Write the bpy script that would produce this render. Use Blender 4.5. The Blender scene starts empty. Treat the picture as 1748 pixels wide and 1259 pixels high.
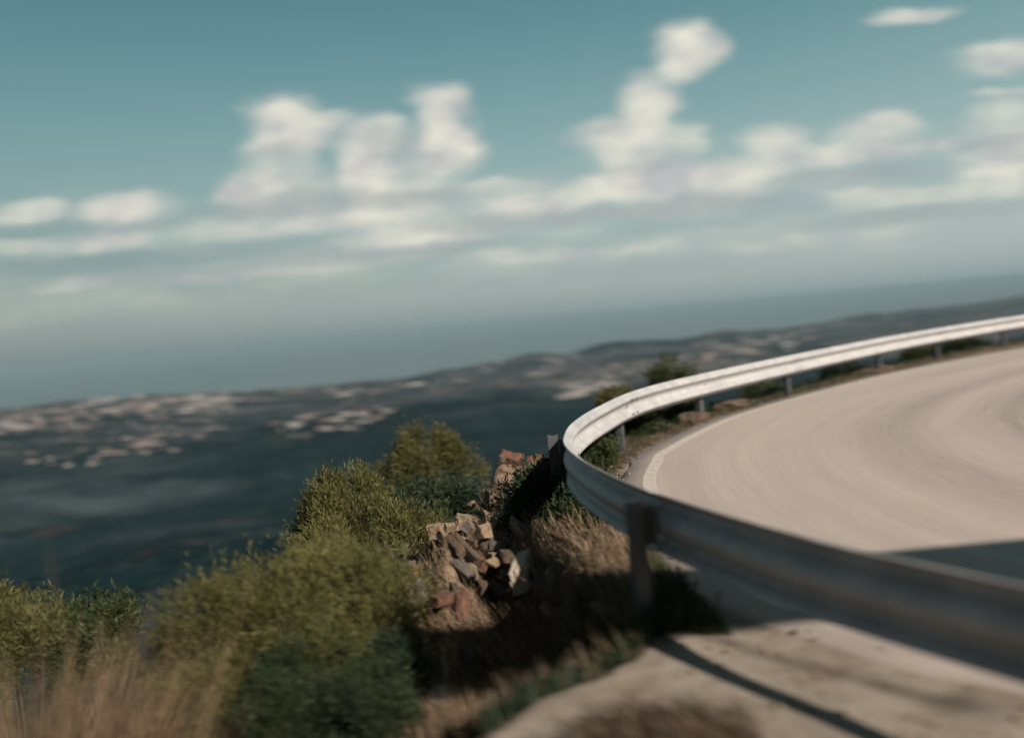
import bpy, bmesh, math, random
import numpy as np
from mathutils import Vector, Matrix

R = math.radians
scene = bpy.context.scene
col = scene.collection

# ------------------------------------------------------------------ camera
H = 1.8                      # eye height above the road
ROLL, PITCH = R(5.16), R(3.37)
FPX, W0, H0 = 1360.0, 1748.0, 1259.0
cam_data = bpy.data.cameras.new('camera')
cam = bpy.data.objects.new('camera', cam_data)
col.objects.link(cam)
scene.camera = cam
cam_data.sensor_width = 36.0
cam_data.lens = 36.0 * FPX / W0
cam_data.clip_start = 0.05
cam_data.clip_end = 200000.0
cam.location = (0, 0, H)
cam.matrix_world = (Matrix.Translation((0, 0, H)) @ Matrix.Rotation(math.pi / 2 - PITCH, 4, 'X')
                    @ Matrix.Rotation(-ROLL, 4, 'Z'))
cam_data.dof.use_dof = True
cam_data.dof.focus_distance = 7.8
cam_data.dof.aperture_fstop = 0.41
cam_data.dof.aperture_ratio = 0.52


def ray(px, py):
    """direction (per metre of depth) of a point of the photograph"""
    u, v = px - W0 / 2, H0 / 2 - py
    c, s = math.cos(ROLL), math.sin(ROLL)
    uu, vv = u * c + v * s, -u * s + v * c
    cp, sp = math.cos(PITCH), math.sin(PITCH)
    return np.array([uu, FPX * cp + vv * sp, -FPX * sp + vv * cp]) / FPX


def at(px, py, depth):
    d = ray(px, py)
    return np.array([0, 0, H]) + d * (depth / d[1])


# ------------------------------------------------------------------ sun, sky, exposure
SUN_EL, SUN_AZ = R(35), math.atan2(0.62, -0.785)     # azimuth from +Y towards +X
sun_dir = Vector((math.sin(SUN_AZ) * math.cos(SUN_EL), math.cos(SUN_AZ) * math.cos(SUN_EL), math.sin(SUN_EL)))
sd = bpy.data.lights.new('sun', 'SUN')
sd.energy = 4.6
sd.angle = R(0.5)
sd.color = (1.0, 0.86, 0.74)
sun = bpy.data.objects.new('sun', sd)
sun.rotation_euler = (-sun_dir).to_track_quat('-Z', 'Y').to_euler()
col.objects.link(sun)
scene.view_settings.view_transform = 'Standard'
scene.view_settings.look = 'None'
scene.view_settings.exposure = 1.0
scene.view_settings.gamma = 1.0

world = bpy.data.worlds.new('World')
scene.world = world
world.use_nodes = True
wn, wl = world.node_tree.nodes, world.node_tree.links
wn.clear()


def N(nodes, t, **kw):
    n = nodes.new(t)
    for k, v in kw.items():
        setattr(n, k, v)
    return n


def math_node(nodes, links, op, a, b=None, clamp=False):
    n = nodes.new('ShaderNodeMath')
    n.operation = op
    n.use_clamp = clamp
    for i, x in enumerate((a, b)):
        if x is None:
            continue
        if isinstance(x, (int, float)):
            n.inputs[i].default_value = x
        else:
            links.new(x, n.inputs[i])
    return n.outputs[0]


def mix_col(nodes, links, fac, a, b, blend='MIX'):
    n = nodes.new('ShaderNodeMix')
    n.data_type = 'RGBA'
    n.blend_type = blend
    for i, x in ((0, fac), (6, a), (7, b)):
        if isinstance(x, (int, float)):
            n.inputs[i].default_value = x
        elif isinstance(x, tuple):
            n.inputs[i].default_value = x if len(x) == 4 else (*x, 1)
        else:
            links.new(x, n.inputs[i])
    return n.outputs[2]


SKY_TINT = (0.68, 0.97, 0.68)
out = N(wn, 'ShaderNodeOutputWorld')
bg = N(wn, 'ShaderNodeBackground')
bg.inputs['Strength'].default_value = 0.052
wl.new(bg.outputs[0], out.inputs[0])
sky = N(wn, 'ShaderNodeTexSky', sky_type='NISHITA')
sky.sun_disc = False
sky.sun_elevation = SUN_EL
sky.sun_rotation = SUN_AZ
sky.altitude = 300
sky.air_density = 1.0
sky.dust_density = 1.6
sky.ozone_density = 1.0
tc = N(wn, 'ShaderNodeTexCoord')
sep = N(wn, 'ShaderNodeSeparateXYZ')
wl.new(tc.outputs['Generated'], sep.inputs[0])
M = lambda op, a, b=None, clamp=False: math_node(wn, wl, op, a, b, clamp)
ysafe = M('MAXIMUM', sep.outputs[1], 0.05)
uu = M('DIVIDE', sep.outputs[0], ysafe)
vv = M('DIVIDE', sep.outputs[2], ysafe)
comb = N(wn, 'ShaderNodeCombineXYZ')
wl.new(uu, comb.inputs[0]); wl.new(vv, comb.inputs[1])
# ragged edges: the blobs' coordinates are pushed about by noise
nz = N(wn, 'ShaderNodeTexNoise'); nz.inputs['Scale'].default_value = 20; nz.inputs['Detail'].default_value = 5
nz.inputs['Roughness'].default_value = 0.55
mp = N(wn, 'ShaderNodeMapping'); mp.inputs['Scale'].default_value = (0.7, 1.35, 1)
wl.new(comb.outputs[0], mp.inputs[0]); wl.new(mp.outputs[0], nz.inputs['Vector'])
vs = N(wn, 'ShaderNodeVectorMath', operation='SUBTRACT'); wl.new(nz.outputs['Color'], vs.inputs[0]); vs.inputs[1].default_value = (.5, .5, .5)
vm = N(wn, 'ShaderNodeVectorMath', operation='MULTIPLY'); wl.new(vs.outputs[0], vm.inputs[0]); vm.inputs[1].default_value = (.070, .030, 0)
va = N(wn, 'ShaderNodeVectorMath', operation='ADD'); wl.new(comb.outputs[0], va.inputs[0]); wl.new(vm.outputs[0], va.inputs[1])
P = va.outputs[0]
CLOUDS = [  # where the cumulus heads stand in the sky: px, py, half width, half height, density
    (478, 192, 52, 28, .95), (505, 228, 70, 36, .9), (565, 203, 40, 16, .5), (480, 275, 60, 38, .5), (430, 325, 55, 30, 1),
    (505, 325, 70, 32, .6), (622, 300, 38, 75, .95), (645, 232, 42, 28, .8), (752, 178, 46, 30, .9), (762, 240, 52, 56, 1),
    (690, 300, 66, 46, .65), (520, 378, 190, 24, .55), (700, 402, 120, 20, .85), (900, 352, 90, 24, .85), (860, 318, 95, 14, .5),
    (640, 362, 150, 22, .6), (45, 362, 60, 17, .6), (208, 360, 72, 25, 1), (182, 416, 72, 18, .85), (40, 418, 60, 14, .45),
    (120, 487, 60, 9, .5), (400, 468, 120, 9, .3), (1175, 82, 52, 38, .95), (1163, 118, 40, 22, .6), (1108, 180, 44, 46, .9),
    (1055, 225, 76, 24, .85), (1080, 262, 60, 36, .75), (1140, 305, 120, 28, .95), (1020, 325, 80, 20, .6), (1230, 318, 90, 20, .6),
    (1172, 242, 40, 26, .6), (1332, 245, 58, 28, .8), (1300, 285, 90, 18, .65), (1495, 218, 60, 24, .75), (1455, 260, 90, 22, .75),
    (1575, 246, 70, 11, .6), (1430, 337, 90, 12, .6), (1560, 25, 68, 12, .7), (1712, 95, 78, 26, .8), (1728, 152, 70, 6, .6),
    (1735, 205, 80, 44, .55), (1730, 275, 100, 32, .9), (1600, 332, 190, 14, .45), (1000, 432, 150, 10, .3), (890, 436, 110, 13, .4),
    (1180, 350, 160, 15, .4), (1500, 300, 110, 14, .35), (330, 420, 90, 12, .3), (1350, 410, 200, 12, .25), (560, 450, 160, 10, .25),
]
GAPS = [(330, 428, 230, 20, .75), (1330, 350, 120, 18, .7), (130, 452, 170, 16, .7), (1570, 292, 110, 16, .6), (90, 390, 120, 9, .5), (1180, 385, 130, 10, .5)]


def blob(px, py, rx, ry, w):
    d = ray(px, py)
    u0, v0 = d[0] / d[1], d[2] / d[1]
    s1 = N(wn, 'ShaderNodeVectorMath', operation='SUBTRACT'); wl.new(P, s1.inputs[0]); s1.inputs[1].default_value = (u0, v0, 0)
    s2 = N(wn, 'ShaderNodeVectorMath', operation='MULTIPLY'); wl.new(s1.outputs[0], s2.inputs[0]); s2.inputs[1].default_value = (FPX / rx, FPX / ry, 0)
    s3 = N(wn, 'ShaderNodeVectorMath', operation='LENGTH'); wl.new(s2.outputs[0], s3.inputs[0])
    mr = N(wn, 'ShaderNodeMapRange', interpolation_type='SMOOTHERSTEP')
    wl.new(s3.outputs['Value'], mr.inputs['Value'])
    mr.inputs['From Min'].default_value = 1.65; mr.inputs['From Max'].default_value = 0.35
    mr.inputs['To Min'].default_value = 0; mr.inputs['To Max'].default_value = w
    return M('SUBTRACT', 1.0, mr.outputs[0])


total = None
for c_ in CLOUDS:
    one = blob(*c_)
    total = one if total is None else M('MULTIPLY', total, one)
gap = None
for c_ in GAPS:
    one = blob(*c_)
    gap = one if gap is None else M('MULTIPLY', gap, one)
heads = M('MULTIPLY', M('SUBTRACT', 1.0, total), gap)
# wisps between and below the heads, a low bank over the whole horizon
nw = N(wn, 'ShaderNodeTexNoise'); nw.inputs['Scale'].default_value = 6; nw.inputs['Detail'].default_value = 6
mp2 = N(wn, 'ShaderNodeMapping'); mp2.inputs['Scale'].default_value = (0.8, 4.5, 1)
wl.new(comb.outputs[0], mp2.inputs[0]); wl.new(mp2.outputs[0], nw.inputs['Vector'])
wr = N(wn, 'ShaderNodeMapRange'); wl.new(nw.outputs['Fac'], wr.inputs['Value'])
wr.inputs['From Min'].default_value = .40; wr.inputs['From Max'].default_value = .68
b1 = N(wn, 'ShaderNodeMapRange', interpolation_type='SMOOTHSTEP'); wl.new(vv, b1.inputs['Value'])
b1.inputs['From Min'].default_value = .015; b1.inputs['From Max'].default_value = .10
b2 = N(wn, 'ShaderNodeMapRange', interpolation_type='SMOOTHSTEP'); wl.new(vv, b2.inputs['Value'])
b2.inputs['From Min'].default_value = .24; b2.inputs['From Max'].default_value = .13
wisp = M('MULTIPLY', M('MULTIPLY', wr.outputs[0], M('MULTIPLY', b1.outputs[0], b2.outputs[0])), .34)
wisp = M('MULTIPLY', wisp, gap)
dens = M('SUBTRACT', 1.0, M('MULTIPLY', M('SUBTRACT', 1.0, heads), M('SUBTRACT', 1.0, wisp)), True)
# inner variation of the cloud's whiteness
nv = N(wn, 'ShaderNodeTexNoise'); nv.inputs['Scale'].default_value = 16; nv.inputs['Detail'].default_value = 4
wl.new(mp.outputs[0], nv.inputs['Vector'])
vr = N(wn, 'ShaderNodeMapRange'); wl.new(nv.outputs['Fac'], vr.inputs['Value'])
vr.inputs['From Min'].default_value = .35; vr.inputs['From Max'].default_value = .65
cloud_col = mix_col(wn, wl, vr.outputs[0], (4.9, 5.0, 5.0), (8.2, 7.85, 6.7))
front = N(wn, 'ShaderNodeMapRange'); wl.new(sep.outputs[1], front.inputs['Value'])
front.inputs['From Min'].default_value = .2; front.inputs['From Max'].default_value = .45
gate = M('MULTIPLY', dens, front.outputs[0])
tint = mix_col(wn, wl, 1.0, sky.outputs[0], SKY_TINT, 'MULTIPLY')
# a grey veil of vapour low over the sea
veil = N(wn, 'ShaderNodeMapRange', interpolation_type='SMOOTHSTEP'); wl.new(sep.outputs[2], veil.inputs['Value'])
veil.inputs['From Min'].default_value = .38; veil.inputs['From Max'].default_value = -.02
veil.inputs['To Min'].default_value = 0; veil.inputs['To Max'].default_value = .9
low = N(wn, 'ShaderNodeMapRange', interpolation_type='SMOOTHSTEP'); wl.new(sep.outputs[2], low.inputs['Value'])
low.inputs['From Min'].default_value = -.01; low.inputs['From Max'].default_value = .055
veil_col = mix_col(wn, wl, low.outputs[0], (2.4, 3.1, 3.25), (3.42, 3.72, 3.92))
tint = mix_col(wn, wl, veil.outputs[0], tint, veil_col)
gap_f = M('MULTIPLY', M('SUBTRACT', 1.0, gap), .45)
tint = mix_col(wn, wl, gap_f, tint, (2.1, 3.0, 3.3))
side_ = N(wn, 'ShaderNodeMapRange'); wl.new(sep.outputs[0], side_.inputs['Value'])     # brighter towards the sun's side
side_.inputs['From Min'].default_value = -.6; side_.inputs['From Max'].default_value = .6
side_.inputs['To Min'].default_value = .82; side_.inputs['To Max'].default_value = 1.22
sc_ = N(wn, 'ShaderNodeVectorMath', operation='SCALE'); wl.new(tint, sc_.inputs[0]); wl.new(side_.outputs[0], sc_.inputs['Scale'])
bk = N(wn, 'ShaderNodeMapRange', interpolation_type='SMOOTHSTEP'); wl.new(sep.outputs[1], bk.inputs['Value'])   # unseen sky behind the viewer, greyed to dim fill light on the rail
bk.inputs['From Min'].default_value = .25; bk.inputs['From Max'].default_value = -.2
bk.inputs['To Min'].default_value = 0; bk.inputs['To Max'].default_value = .75
grey = None
for c_ in [(520, 350, 190, 18, .65), (700, 337, 110, 14, .5), (485, 258, 55, 14, .5), (690, 250, 36, 30, .4), (860, 378, 170, 12, .6), (1150, 352, 170, 16, .65),
           (1100, 285, 60, 10, .45), (1450, 302, 130, 14, .6), (1700, 240, 80, 12, .5), (215, 390, 100, 9, .5), (1600, 362, 200, 14, .5),
           (640, 432, 230, 14, .55), (300, 470, 230, 14, .45), (1000, 470, 300, 14, .4), (60, 385, 80, 8, .4)]:
    one = blob(*c_)
    grey = one if grey is None else M('MULTIPLY', grey, one)
grey = M('MULTIPLY', M('SUBTRACT', 1.0, grey), front.outputs[0])
inland = mix_col(wn, wl, bk.outputs[0], sc_.outputs[0], (1.25, 1.27, 1.5))
final = mix_col(wn, wl, gate, inland, cloud_col)
final = mix_col(wn, wl, M('MULTIPLY', grey, .8), final, (3.3, 3.65, 3.75))
wl.new(final, bg.inputs['Color'])
world.cycles.sampling_method = 'MANUAL'
world.cycles.sample_map_resolution = 512

scene.render.engine = 'CYCLES'
scene.cycles.use_denoising = True
scene.cycles.volume_bounces = 1
scene.cycles.max_bounces = 8

# ------------------------------------------------------------------ helpers
rng = np.random.default_rng(11)
random.seed(5)


def tag(o, label=None, cat=None, group=None, kind=None):
    for k, v in (('label', label), ('category', cat), ('group', group), ('kind', kind)):
        if v:
            o[k] = v
    return o


def empty(name, loc):
    o = bpy.data.objects.new(name, None)
    o.empty_display_size = .2
    o.location = loc
    col.objects.link(o)
    return o


def mesh_np(name, verts, faces, mats, parent=None, smooth=False, mat_index=None):
    me = bpy.data.meshes.new(name)
    verts = np.asarray(verts, dtype=np.float64)
    if isinstance(faces, np.ndarray):
        n, k = faces.shape
        me.vertices.add(len(verts)); me.loops.add(n * k); me.polygons.add(n)
        me.vertices.foreach_set('co', verts.astype(np.float32).ravel())
        me.loops.foreach_set('vertex_index', faces.astype(np.int32).ravel())
        me.polygons.foreach_set('loop_start', np.arange(0, n * k, k, dtype=np.int32))
        me.update(calc_edges=True)
    else:
        me.from_pydata([tuple(v) for v in verts], [], faces)
    for m in (mats if isinstance(mats, (list, tuple)) else [mats]):
        me.materials.append(m)
    if smooth:
        me.polygons.foreach_set('use_smooth', np.ones(len(me.polygons), dtype=bool))
    if mat_index is not None:
        me.polygons.foreach_set('material_index', np.asarray(mat_index, dtype=np.int32))
    me.update()
    o = bpy.data.objects.new(name, me)
    col.objects.link(o)
    if parent:
        o.parent = parent
    return o


def add_attr(o, name, values):
    a = o.data.attributes.new(name, 'FLOAT', 'POINT')
    a.data.foreach_set('value', np.asarray(values, dtype=np.float32))


def grid_faces(nu, nv):
    i, j = np.meshgrid(np.arange(nu - 1), np.arange(nv - 1), indexing='ij')
    a = (i * nv + j).ravel()
    return np.stack([a, a + nv, a + nv + 1, a + 1], 1)


def hash2(i, j, seed):
    n = (i.astype(np.int64) * 374761393 + j.astype(np.int64) * 668265263 + seed * 974634777) & 0xFFFFFFFF
    n = ((n ^ (n >> 13)) * 1274126177) & 0xFFFFFFFF
    n = n ^ (n >> 16)
    return (n & 0xFFFF) / 65535.0


def vnoise(x, y, seed=0):
    xi, yi = np.floor(x), np.floor(y)
    fx, fy = x - xi, y - yi
    fx, fy = fx * fx * (3 - 2 * fx), fy * fy * (3 - 2 * fy)
    a, b = hash2(xi, yi, seed), hash2(xi + 1, yi, seed)
    c, d = hash2(xi, yi + 1, seed), hash2(xi + 1, yi + 1, seed)
    return (a * (1 - fx) + b * fx) * (1 - fy) + (c * (1 - fx) + d * fx) * fy - .5


def fbm(x, y, octs=4, seed=0, gain=.5):
    s, a = 0, 1.0
    for o in range(octs):
        s = s + a * vnoise(x * 2 ** o + 17.3 * o, y * 2 ** o - 9.1 * o, seed + o)
        a *= gain
    return s


def sstep(a, b, x):
    t = np.clip((x - a) / (b - a), 0, 1)
    return t * t * (3 - 2 * t)


def spline(pts, n=24):
    """Catmull-Rom through pts, resampled evenly"""
    p = np.array(pts, float)
    p = np.vstack([2 * p[0] - p[1], p, 2 * p[-1] - p[-2]])
    o = []
    for i in range(1, len(p) - 2):
        t = np.linspace(0, 1, n, endpoint=False)[:, None]
        a, b, c, d = p[i - 1], p[i], p[i + 1], p[i + 2]
        o.append(.5 * ((2 * b) + (-a + c) * t + (2 * a - 5 * b + 4 * c - d) * t ** 2 + (-a + 3 * b - 3 * c + d) * t ** 3))
    o.append(p[-2][None])
    return np.vstack(o)


def arclen(c):
    return np.concatenate([[0], np.cumsum(np.linalg.norm(np.diff(c, axis=0), axis=1))])


def resample(c, n):
    s = arclen(c)
    t = np.linspace(0, s[-1], n)
    return np.stack([np.interp(t, s, c[:, k]) for k in range(c.shape[1])], 1)


def tangents(c):
    t = np.gradient(c, axis=0)
    return t / np.linalg.norm(t, axis=1)[:, None]


def material(name):
    m = bpy.data.materials.new(name)
    m.use_nodes = True
    n, l = m.node_tree.nodes, m.node_tree.links
    return m, n, l, n['Principled BSDF']


def noise(n, l, vec, scale, detail=4, rough=.5, stretch=None):
    t = n.new('ShaderNodeTexNoise')
    t.inputs['Scale'].default_value = scale
    t.inputs['Detail'].default_value = detail
    t.inputs['Roughness'].default_value = rough
    if stretch:
        mpn = n.new('ShaderNodeMapping'); mpn.inputs['Scale'].default_value = stretch
        l.new(vec, mpn.inputs[0]); vec = mpn.outputs[0]
    if vec is not None:
        l.new(vec, t.inputs['Vector'])
    return t.outputs['Fac']


def rampv(n, l, fac, a, b, lo=0., hi=1.):
    m = n.new('ShaderNodeMapRange')
    l.new(fac, m.inputs['Value'])
    for k, v in (('From Min', a), ('From Max', b), ('To Min', lo), ('To Max', hi)):
        m.inputs[k].default_value = v
    return m.outputs[0]


def bump(n, l, h, strength, dist, bsdf):
    b = n.new('ShaderNodeBump')
    b.inputs['Strength'].default_value = strength
    b.inputs['Distance'].default_value = dist
    l.new(h, b.inputs['Height'])
    l.new(b.outputs[0], bsdf.inputs['Normal'])


# ------------------------------------------------------------------ materials
def mat_asphalt():
    m, n, l, b = material('asphalt')
    uv = n.new('ShaderNodeUVMap'); uv.uv_map = 'UVMap'
    tc = n.new('ShaderNodeTexCoord')
    wear = noise(n, l, uv.outputs[0], 1.0, 5, .6, (.10, 2.2, 1))      # wheel paths and rolled lanes
    fine = noise(n, l, uv.outputs[0], 1.0, 6, .7, (1.1, 26, 1))
    blot = noise(n, l, tc.outputs['Object'], .35, 4, .55)
    grit = noise(n, l, tc.outputs['Object'], 90, 3, .7)
    c = mix_col(n, l, rampv(n, l, wear, .34, .66), (0.246, 0.215, 0.194), (0.320, 0.282, 0.257))
    c = mix_col(n, l, rampv(n, l, fine, .35, .7, 0, .5), c, (0.192, 0.169, 0.150))
    c = mix_col(n, l, rampv(n, l, blot, .42, .72, 0, .45), c, (0.286, 0.251, 0.222))
    c = mix_col(n, l, rampv(n, l, grit, .4, .75, 0, .35), c, (0.120, 0.106, 0.094))
    at_ = n.new('ShaderNodeAttribute'); at_.attribute_name = 'tyre'
    tn = math_node(n, l, 'MULTIPLY', at_.outputs['Fac'], rampv(n, l, fine, .3, .6, .35, 1))
    c = mix_col(n, l, math_node(n, l, 'MULTIPLY', tn, .55), c, (0.073, 0.067, 0.064))
    l.new(c, b.inputs['Base Color'])
    b.inputs['Roughness'].default_value = .82
    bump(n, l, math_node(n, l, 'ADD', grit, math_node(n, l, 'MULTIPLY', fine, .6)), .5, .004, b)
    return m


def mat_line():
    m, n, l, b = material('worn_paint')
    tc = n.new('ShaderNodeTexCoord')
    w = noise(n, l, tc.outputs['Object'], 14, 5, .7)
    c = mix_col(n, l, rampv(n, l, w, .42, .62, 0, .8), (0.345, 0.315, 0.290), (0.235, 0.205, 0.182))
    l.new(c, b.inputs['Base Color']); b.inputs['Roughness'].default_value = .7
    return m


def mat_ground():
    m, n, l, b = material('dusty_ground')
    tc = n.new('ShaderNodeTexCoord'); v = tc.outputs['Object']
    big = noise(n, l, v, 1.1, 5, .6)
    mid = noise(n, l, v, 7, 6, .65)
    fin = noise(n, l, v, 70, 4, .7)
    a = n.new('ShaderNodeAttribute'); a.attribute_name = 'dust'
    dust = mix_col(n, l, rampv(n, l, mid, .3, .7), (0.156, 0.138, 0.115), (0.220, 0.194, 0.162))
    dust = mix_col(n, l, rampv(n, l, noise(n, l, v, 1.7, 5, .6, (1, 2.2, 1)), .45, .68, 0, .7), dust, (0.105, 0.082, 0.062))
    dust = mix_col(n, l, rampv(n, l, fin, .5, .75, 0, .5), dust, (0.110, 0.090, 0.070))
    ru = n.new('ShaderNodeAttribute'); ru.attribute_name = 'dark_band'
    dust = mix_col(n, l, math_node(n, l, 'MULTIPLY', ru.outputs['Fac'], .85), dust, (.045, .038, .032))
    strata = noise(n, l, v, 3.2, 6, .65, (1, .22, 2.4))
    soil = mix_col(n, l, rampv(n, l, strata, .35, .65), (0.022, 0.018, 0.013), (0.100, 0.072, 0.050))
    soil = mix_col(n, l, rampv(n, l, mid, .5, .7), soil, (0.050, 0.028, 0.018))
    tn_ = n.new('ShaderNodeAttribute'); tn_.attribute_name = 'tan'
    tanc = mix_col(n, l, rampv(n, l, strata, .38, .62), (.085, .060, .042), (.215, .165, .115))
    tanc = mix_col(n, l, rampv(n, l, mid, .55, .68), tanc, (.075, .036, .025))
    soil = mix_col(n, l, tn_.outputs['Fac'], soil, tanc)
    soil = mix_col(n, l, rampv(n, l, big, .5, .72, 0, .65), soil, (0.028, 0.030, 0.014))
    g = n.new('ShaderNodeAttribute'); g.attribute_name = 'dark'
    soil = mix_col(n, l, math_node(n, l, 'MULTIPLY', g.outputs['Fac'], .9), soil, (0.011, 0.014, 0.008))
    f = math_node(n, l, 'ADD', a.outputs['Fac'], rampv(n, l, mid, .3, .7, -.3, .3), True)
    c = mix_col(n, l, rampv(n, l, f, .35, .65), soil, dust)
    l.new(c, b.inputs['Base Color']); b.inputs['Roughness'].default_value = .95
    b.inputs['Specular IOR Level'].default_value = .15
    bump(n, l, math_node(n, l, 'ADD', mid, math_node(n, l, 'MULTIPLY', fin, .35)), .7, .03, b)
    return m


def mat_hills():
    m, n, l, b = material('wooded_hills')
    tc = n.new('ShaderNodeTexCoord'); v = tc.outputs['Object']
    huge = noise(n, l, v, .0011, 5, .55)
    big = noise(n, l, v, .006, 5, .6)
    mid = noise(n, l, v, .035, 5, .65)
    vo = n.new('ShaderNodeTexVoronoi'); vo.inputs['Scale'].default_value = .11; l.new(v, vo.inputs['Vector'])
    c = mix_col(n, l, rampv(n, l, mid, .35, .65), (0.0015, 0.0075, 0.012), (0.0065, 0.018, 0.019))
    band = noise(n, l, v, .0045, 5, .6, (.35, 1, 1))
    c = mix_col(n, l, rampv(n, l, band, .50, .68, 0, .8), c, (0.034, 0.046, 0.052))
    c = mix_col(n, l, rampv(n, l, huge, .52, .66, 0, .7), c, (0.002, 0.008, 0.012))
    c = mix_col(n, l, rampv(n, l, big, .58, .75, 0, .6), c, (0.024, 0.036, 0.022))
    a = n.new('ShaderNodeAttribute'); a.attribute_name = 'field'
    f = math_node(n, l, 'MULTIPLY', a.outputs['Fac'], rampv(n, l, mid, .44, .58))
    c = mix_col(n, l, f, c, (0.15, 0.135, 0.13))
    d = n.new('ShaderNodeAttribute'); d.attribute_name = 'track'
    c = mix_col(n, l, d.outputs['Fac'], c, (0.124, 0.068, 0.037))
    l.new(c, b.inputs['Base Color']); b.inputs['Roughness'].default_value = 1
    b.inputs['Specular IOR Level'].default_value = 0
    bump(n, l, vo.outputs['Distance'], .8, 5, b)
    return m


def mat_sea():
    m, n, l, b = material('sea_water')
    tc = n.new('ShaderNodeTexCoord')
    w = noise(n, l, tc.outputs['Object'], .0007, 5, .6, (1, 3, 1))
    c = mix_col(n, l, rampv(n, l, w, .35, .65), (0.060, 0.095, 0.108), (0.085, 0.122, 0.135))
    l.new(c, b.inputs['Base Color']); b.inputs['Roughness'].default_value = .45
    b.inputs['Specular IOR Level'].default_value = .3
    rip = noise(n, l, tc.outputs['Object'], .02, 4, .6)
    bump(n, l, rip, .3, 8, b)
    return m


def mat_zinc(name, c1, c2, metal=.45, rough=.42):
    m, n, l, b = material(name)
    tc = n.new('ShaderNodeTexCoord'); v = tc.outputs['Object']
    a = noise(n, l, v, 5, 6, .65)
    s = noise(n, l, v, 2.2, 5, .7, (1, 1, 9))
    g = noise(n, l, v, 120, 3, .6)
    c = mix_col(n, l, rampv(n, l, a, .35, .65), c1, c2)
    c = mix_col(n, l, rampv(n, l, s, .55, .78, 0, .22), c, (.20, .18, .155))
    l.new(c, b.inputs['Base Color'])
    l.new(rampv(n, l, g, .3, .7, rough - .08, rough + .12), b.inputs['Roughness'])
    b.inputs['Metallic'].default_value = metal
    bump(n, l, g, .15, .001, b)
    return m


def mat_rock(name, c1, c2, c3, bs=.8):
    m, n, l, b = material(name)
    tc = n.new('ShaderNodeTexCoord'); v = tc.outputs['Object']
    s = noise(n, l, v, 5, 6, .65, (4.5, .8, 1.5))
    a = noise(n, l, v, 9, 5, .6)
    f = noise(n, l, v, 60, 4, .7)
    c = mix_col(n, l, rampv(n, l, s, .35, .65), c1, c2)
    c = mix_col(n, l, rampv(n, l, a, .5, .7), c, c3)
    c = mix_col(n, l, rampv(n, l, f, .45, .8, 0, .5), c, tuple(x * .45 for x in c1))
    l.new(c, b.inputs['Base Color']); b.inputs['Roughness'].default_value = .92
    b.inputs['Specular IOR Level'].default_value = .2
    bump(n, l, math_node(n, l, 'ADD', s, math_node(n, l, 'MULTIPLY', f, .3)), bs, .02, b)
    return m


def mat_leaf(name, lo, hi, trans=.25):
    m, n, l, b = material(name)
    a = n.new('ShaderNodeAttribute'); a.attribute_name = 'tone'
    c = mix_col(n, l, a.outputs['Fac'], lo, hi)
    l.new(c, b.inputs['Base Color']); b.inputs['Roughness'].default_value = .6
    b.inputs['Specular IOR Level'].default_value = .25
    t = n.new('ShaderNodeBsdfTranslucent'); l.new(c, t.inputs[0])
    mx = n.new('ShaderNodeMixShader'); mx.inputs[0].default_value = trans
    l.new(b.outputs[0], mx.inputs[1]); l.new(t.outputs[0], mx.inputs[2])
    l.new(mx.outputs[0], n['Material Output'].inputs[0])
    return m


def mat_plain(name, c, rough=.8, var=.15, scale=6):
    m, n, l, b = material(name)
    tc = n.new('ShaderNodeTexCoord')
    f = noise(n, l, tc.outputs['Object'], scale, 4, .6)
    cc = mix_col(n, l, rampv(n, l, f, .3, .7), tuple(x * (1 - var) for x in c), tuple(min(1, x * (1 + var)) for x in c))
    l.new(cc, b.inputs['Base Color']); b.inputs['Roughness'].default_value = rough
    return m


M_ASPHALT, M_LINE, M_GROUND, M_HILLS, M_SEA = mat_asphalt(), mat_line(), mat_ground(), mat_hills(), mat_sea()
M_BEAM = mat_zinc('galvanised_steel', (.255, .262, .27), (.35, .353, .355), .15, .55)
M_POST = mat_zinc('post_steel', (.05, .054, .062), (.085, .09, .10), .3, .6)
M_BROWN = mat_rock('brown_slate', (.040, .031, .024), (.105, .078, .056), (.075, .042, .028))
M_GREY = mat_rock('grey_slate', (.050, .046, .042), (.115, .105, .094), (.085, .068, .052))
M_RUST = mat_rock('rusty_rock', (.070, .034, .026), (.125, .068, .046), (.045, .028, .022))
M_PALE = mat_rock('pale_rock', (.23, .205, .165), (.30, .275, .23), (.21, .165, .115), .2)
M_TAN = mat_rock('tan_rock', (.145, .110, .076), (.225, .175, .122), (.12, .075, .048))
M_OLIVE = mat_leaf('olive_needles', (0.016, 0.020, 0.007), (0.118, 0.118, 0.038))
M_GREEN = mat_leaf('green_leaves', (0.008, 0.018, 0.009), (0.052, 0.070, 0.020))
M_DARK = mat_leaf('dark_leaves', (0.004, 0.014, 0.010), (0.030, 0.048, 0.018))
M_BARK = mat_plain('bark', (0.056, 0.040, 0.028), .9, .3, 20)
M_STRAW = mat_leaf('dry_stalks', (0.028, 0.020, 0.013), (0.215, 0.155, 0.095), .15)

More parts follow.
